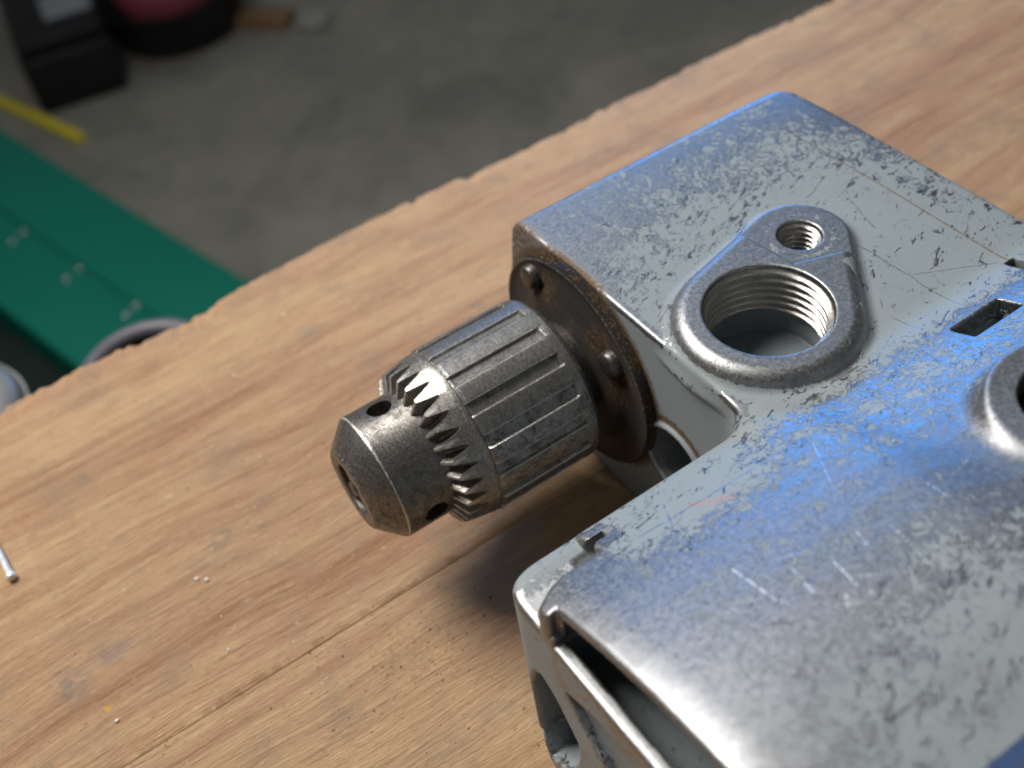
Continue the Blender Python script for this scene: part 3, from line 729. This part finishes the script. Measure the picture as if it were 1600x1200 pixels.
# dark bolt down inside the lug
V, F = lathe_z([(6.1, 9.2), (9.5, 9.2), (11.0, 8.6), (11.6, 7.0), (11.6, 4.0), (8.5, 3.6), (8.5, 0)], 40, (33, -96.5))
mesh('bolt', V, F, 'screw', drill, 30, dict(edge=np.repeat([0, .2, .4, .3, .4, 0, 0], 40), grime=np.repeat([1, .6, .3, .3, .3, 1, 1], 40)))
# navy grip panel on the outer side of the motor
boxo('grip_panel', (-70, -190, -40), (70, -128.2, 24.5), 'navy', drill, 5.0, 4)

# ------------------------------------------------------------------ small things on the bench
def rod(name, a, b, prof, mat, n=16, **kw):
    a = Vector(a); b = Vector(b); ax = (b - a); L = ax.length; q = ax.to_track_quat('X', 'Z')
    V = []
    for t, r in prof:
        for j in range(n):
            th = 2 * math.pi * j / n; V.append(tuple(a + q @ Vector((t * L, r * math.cos(th), r * math.sin(th)))))
    F = [f[::-1] for f in grid_faces(len(prof), n)]; F.append(list(range(n))); F.append(list(range((len(prof) - 1) * n, len(prof) * n))[::-1])
    return mesh(name, V, F, mat, None, 40, **kw)
nl = rod('nail', (-139.9, 100, ZT + 0.92), (-137.5, 58.3, ZT + 1.15), [(0, 0.15), (0.08, 0.9), (0.955, 0.9), (0.96, 1.0), (0.965, 1.2), (0.995, 1.25), (1.0, 1.0)], 'nail')
nl['label'] = 'thin bright steel finishing nail lying on the wood'; nl['category'] = 'nail'
bmc = bmesh.new()
spots = [(-97.5, 27.2, .55), (-99.5, 29.2, .5), (-101, 6, .3), (-40, 102, .45), (-63, 88, .4), (-22, 93, .4), (-14, 88, .35), (150, 45, 1.3), (-70, 55, .25), (-129, 5, .5)]
for k in range(26): spots.append((rng.uniform(-140, -30), rng.uniform(-30, 100), rng.uniform(0.12, 0.26)))
for (sx_, sy_, r) in spots:
    q = bmesh.ops.create_icosphere(bmc, subdivisions=1, radius=r)
    for v in q['verts']:
        v.co = Vector((v.co.x * rng.uniform(.7, 1.5), v.co.y * rng.uniform(.7, 1.3), v.co.z * .7)) + Vector((sx_, sy_, ZT + r * .55))
cr = bm_obj('crumbs', bmc, 'crumb'); cr['kind'] = 'stuff'; cr['label'] = 'tiny pale crumbs scattered over the wooden bench'; cr['category'] = 'crumbs'

bmc = bmesh.new()
def grain(gx, gy, r):
    q = bmesh.ops.create_cube(bmc, size=r)
    m_ = Matrix.Translation((gx, gy, ZT + r * .4)) @ Matrix.Rotation(rng.uniform(0, 6.28), 4, 'Z') @ Matrix.Rotation(rng.uniform(-.5, .5), 4, 'X') @ Matrix.Diagonal((rng.uniform(.7, 2.0), 1, .8, 1))
    bmesh.ops.transform(bmc, matrix=m_, verts=q['verts'])
for k in range(150): grain(rng.normal(-66, 11), rng.normal(-23, 8), abs(rng.normal(0.07, 0.07)) + .06)
for k in range(90): grain(rng.uniform(-130, -20), YJ + rng.normal(-0.6, 1.2), abs(rng.normal(0.06, 0.06)) + .05)
for k in range(160): grain(rng.uniform(-150, 30), rng.uniform(-60, 120), abs(rng.normal(0.08, 0.07)) + .06)
gr = bm_obj('rust_grains', bmc, 'grain'); gr['kind'] = 'stuff'; gr['label'] = 'brown rust grains and grit sprinkled on the wooden bench'; gr['category'] = 'grit'

# ------------------------------------------------------------------ things below and behind the bench
def dirbox(P0, P1, w, z0, z1):
    return P0, P1, w, z0, z1
gz = -663.0
A0, B0 = np.array([-33.6, 1424.0]), np.array([110.0, 868.0])      # right-hand top edge of the green chest, from the photo's edge line
dv = (B0 - A0) / np.linalg.norm(B0 - A0); nv = np.array([dv[1], -dv[0]])
if nv[0] > 0: nv = -nv
chest = thing('tool_chest', 'long green enamelled steel chest with a riveted seam on the floor', 'tool chest', (40, 1000, FZ))
def slab(name, s0, s1, w0, w1, z0, z1, mat, parent, bev):
    bm = bmesh.new(); box_bm(bm, (s0, w0, z0), (s1, w1, z1), bev, 2)
    for v in bm.verts:
        p = A0 + dv * v.co.x + nv * v.co.y; v.co = Vector((p[0], p[1], v.co.z))
    return bm_obj(name, bm, mat, parent)
slab('lid', -400, 900, 0, 102.2, gz - 14, gz, 'green', chest, 4)
slab('lid', -400, 900, 103, 205, gz - 14, gz, 'green', chest, 4)
slab('body', -394, 894, 6, 199, FZ, gz - 16, 'green', chest, 4)
slab('shade_slab', -400, 900, 209, 360, FZ, gz - 30, 'shade_green', chest, 6)  # added dark block in place of the shadow along the chest's left side
def screen_on(z, u, v):
    d = R @ np.array([(u - 800) / 1720.5, -(v - 600) / 1720.5, -1.0]); return C + d * (z - C[2]) / d[2]
for (u, v) in ((20, 379), (37, 363), (104, 437), (125, 421), (196, 493), (213, 478)):
    P = screen_on(gz, u, v); V, F = lathe_z([(gz - 1, 3.6), (gz + 1.0, 3.5), (gz + 2.2, 2.5), (gz + 2.7, 1.2), (gz + 2.8, 0.0)], 16, (P[0], P[1]))
    mesh('rivet', V, F, 'rivet', chest, 60)
# yellow stick
y0, y1 = screen_on(FZ + 6, -60, 130), screen_on(FZ + 6, 128, 217)
st_ = rod('stick', tuple(y0), tuple(y1), [(0, 9), (0.01, 11), (0.99, 11), (1, 9)], 'yellow', 10)
st_['label'] = 'yellow stick lying on the floor beside the green chest'; st_['category'] = 'stick'
# black case with grey latch
k0 = screen_on(FZ, 105, 175)
case = thing('tool_case', 'black plastic tool case with a pale grey latch plate', 'case', (k0[0] + 60, k0[1] + 150, FZ))
kr = math.radians(-8)
boxo('shell', (k0[0] - 10, k0[1], FZ), (k0[0] + 150, k0[1] + 420, FZ + 105), 'black', case, 12, 3, kr)
boxo('lid', (k0[0] - 6, k0[1] + 4, FZ + 106), (k0[0] + 146, k0[1] + 416, FZ + 135), 'black', case, 10, 3, kr)
lk = screen_on(FZ + 140, 100, 4)
boxo('latch', (lk[0] - 42, lk[1] - 45, FZ + 134.5), (lk[0] + 42, lk[1] + 45, FZ + 143), 'greyp', case, 3, 2, kr)
# black tub holding a pink ball
pc_ = screen_on(FZ + 90, 258, -26)
tub = thing('tub', 'round black rubber tub holding the pink ball', 'tub', (pc_[0], pc_[1], FZ))
V, F = lathe_z([(FZ + 0.5, 0), (FZ + 0.5, 120), (FZ + 90, 150), (FZ + 95, 154), (FZ + 96, 150), (FZ + 88, 142), (FZ + 10, 112), (FZ + 8, 0)], 48, (pc_[0], pc_[1]))
mesh('wall', V, F, 'black', tub, 40)
bmb = bmesh.new(); bmesh.ops.create_uvsphere(bmb, u_segments=32, v_segments=18, radius=98)
for v in bmb.verts:
    v.co = Vector((v.co.x * 1.04, v.co.y, v.co.z * 0.92)) + Vector((pc_[0], pc_[1] - 8, FZ + 100))
pk_ = bm_obj('ball', bmb, 'pink'); pk_['label'] = 'dull pink rubber ball sitting in the black tub'; pk_['category'] = 'ball'
# wood offcut and paper scrap
tp = screen_on(FZ, 410, 36)
w_ = boxo('wood_offcut', (tp[0] - 62, tp[1] - 24, FZ), (tp[0] + 62, tp[1] + 24, FZ + 22), 'tan', None, 3, 2, math.radians(-48))
w_['label'] = 'small tan wood offcut lying on the concrete floor'; w_['category'] = 'wood offcut'
sp_ = screen_on(FZ, 492, 40); bmq = bmesh.new(); bmesh.ops.create_icosphere(bmq, subdivisions=3, radius=34)
for v in bmq.verts:
    f = 1 + 0.22 * math.sin(v.co.x * .19 + 1) * math.cos(v.co.y * .23) + rng.uniform(-.1, .1)
    v.co = Vector((v.co.x * f, v.co.y * f, max(v.co.z * f * .5, -9))) + Vector((sp_[0], sp_[1], FZ + 9.5))
p_ = bm_obj('paper_scrap', bmq, 'paper'); p_['label'] = 'crumpled pale paper scrap on the floor beside the wood offcut'; p_['category'] = 'paper'
# round rims just beyond the bench edge
def rim(name, c, r, zt, zb, tube, wall_m, dark_m, label, cat, tilt=0.0):
    t = thing(name, label, cat, (c[0], c[1], FZ))
    prof = [(zt - tube, r + tube * .2)]
    for k in range(9):
        a = math.pi * k / 8; prof.append((zt - tube + tube * math.sin(a), r - tube + tube * math.cos(a)))
    V, F = lathe_z(prof, 96, c); mesh('rim', V, F, wall_m, t, 60)
    V, F = lathe_z([(zb, 0), (zb, r * .8), (zt - tube, r - 0.3)], 96, c); mesh('outer_wall', V, F, dark_m, t, 40)
    V, F = lathe_z([(zt - tube * 1.1, r - 2 * tube + .3), (zb + 8, r * .8 - 2 * tube), (zb + 8, 0)], 96, c); mesh('lining', V, F, 'black', t, 40)
    return t
rim('bucket', (-76, 214), 29, -150, FZ, 4.0, 'dgrey', 'dgrey', 'dark grey bucket standing under the bench edge, its rim showing', 'bucket')
rim('canister', (-157, 200), 37, -115, FZ, 7.0, 'steelp', 'steelp', 'pale grey metal canister standing under the bench edge', 'canister')
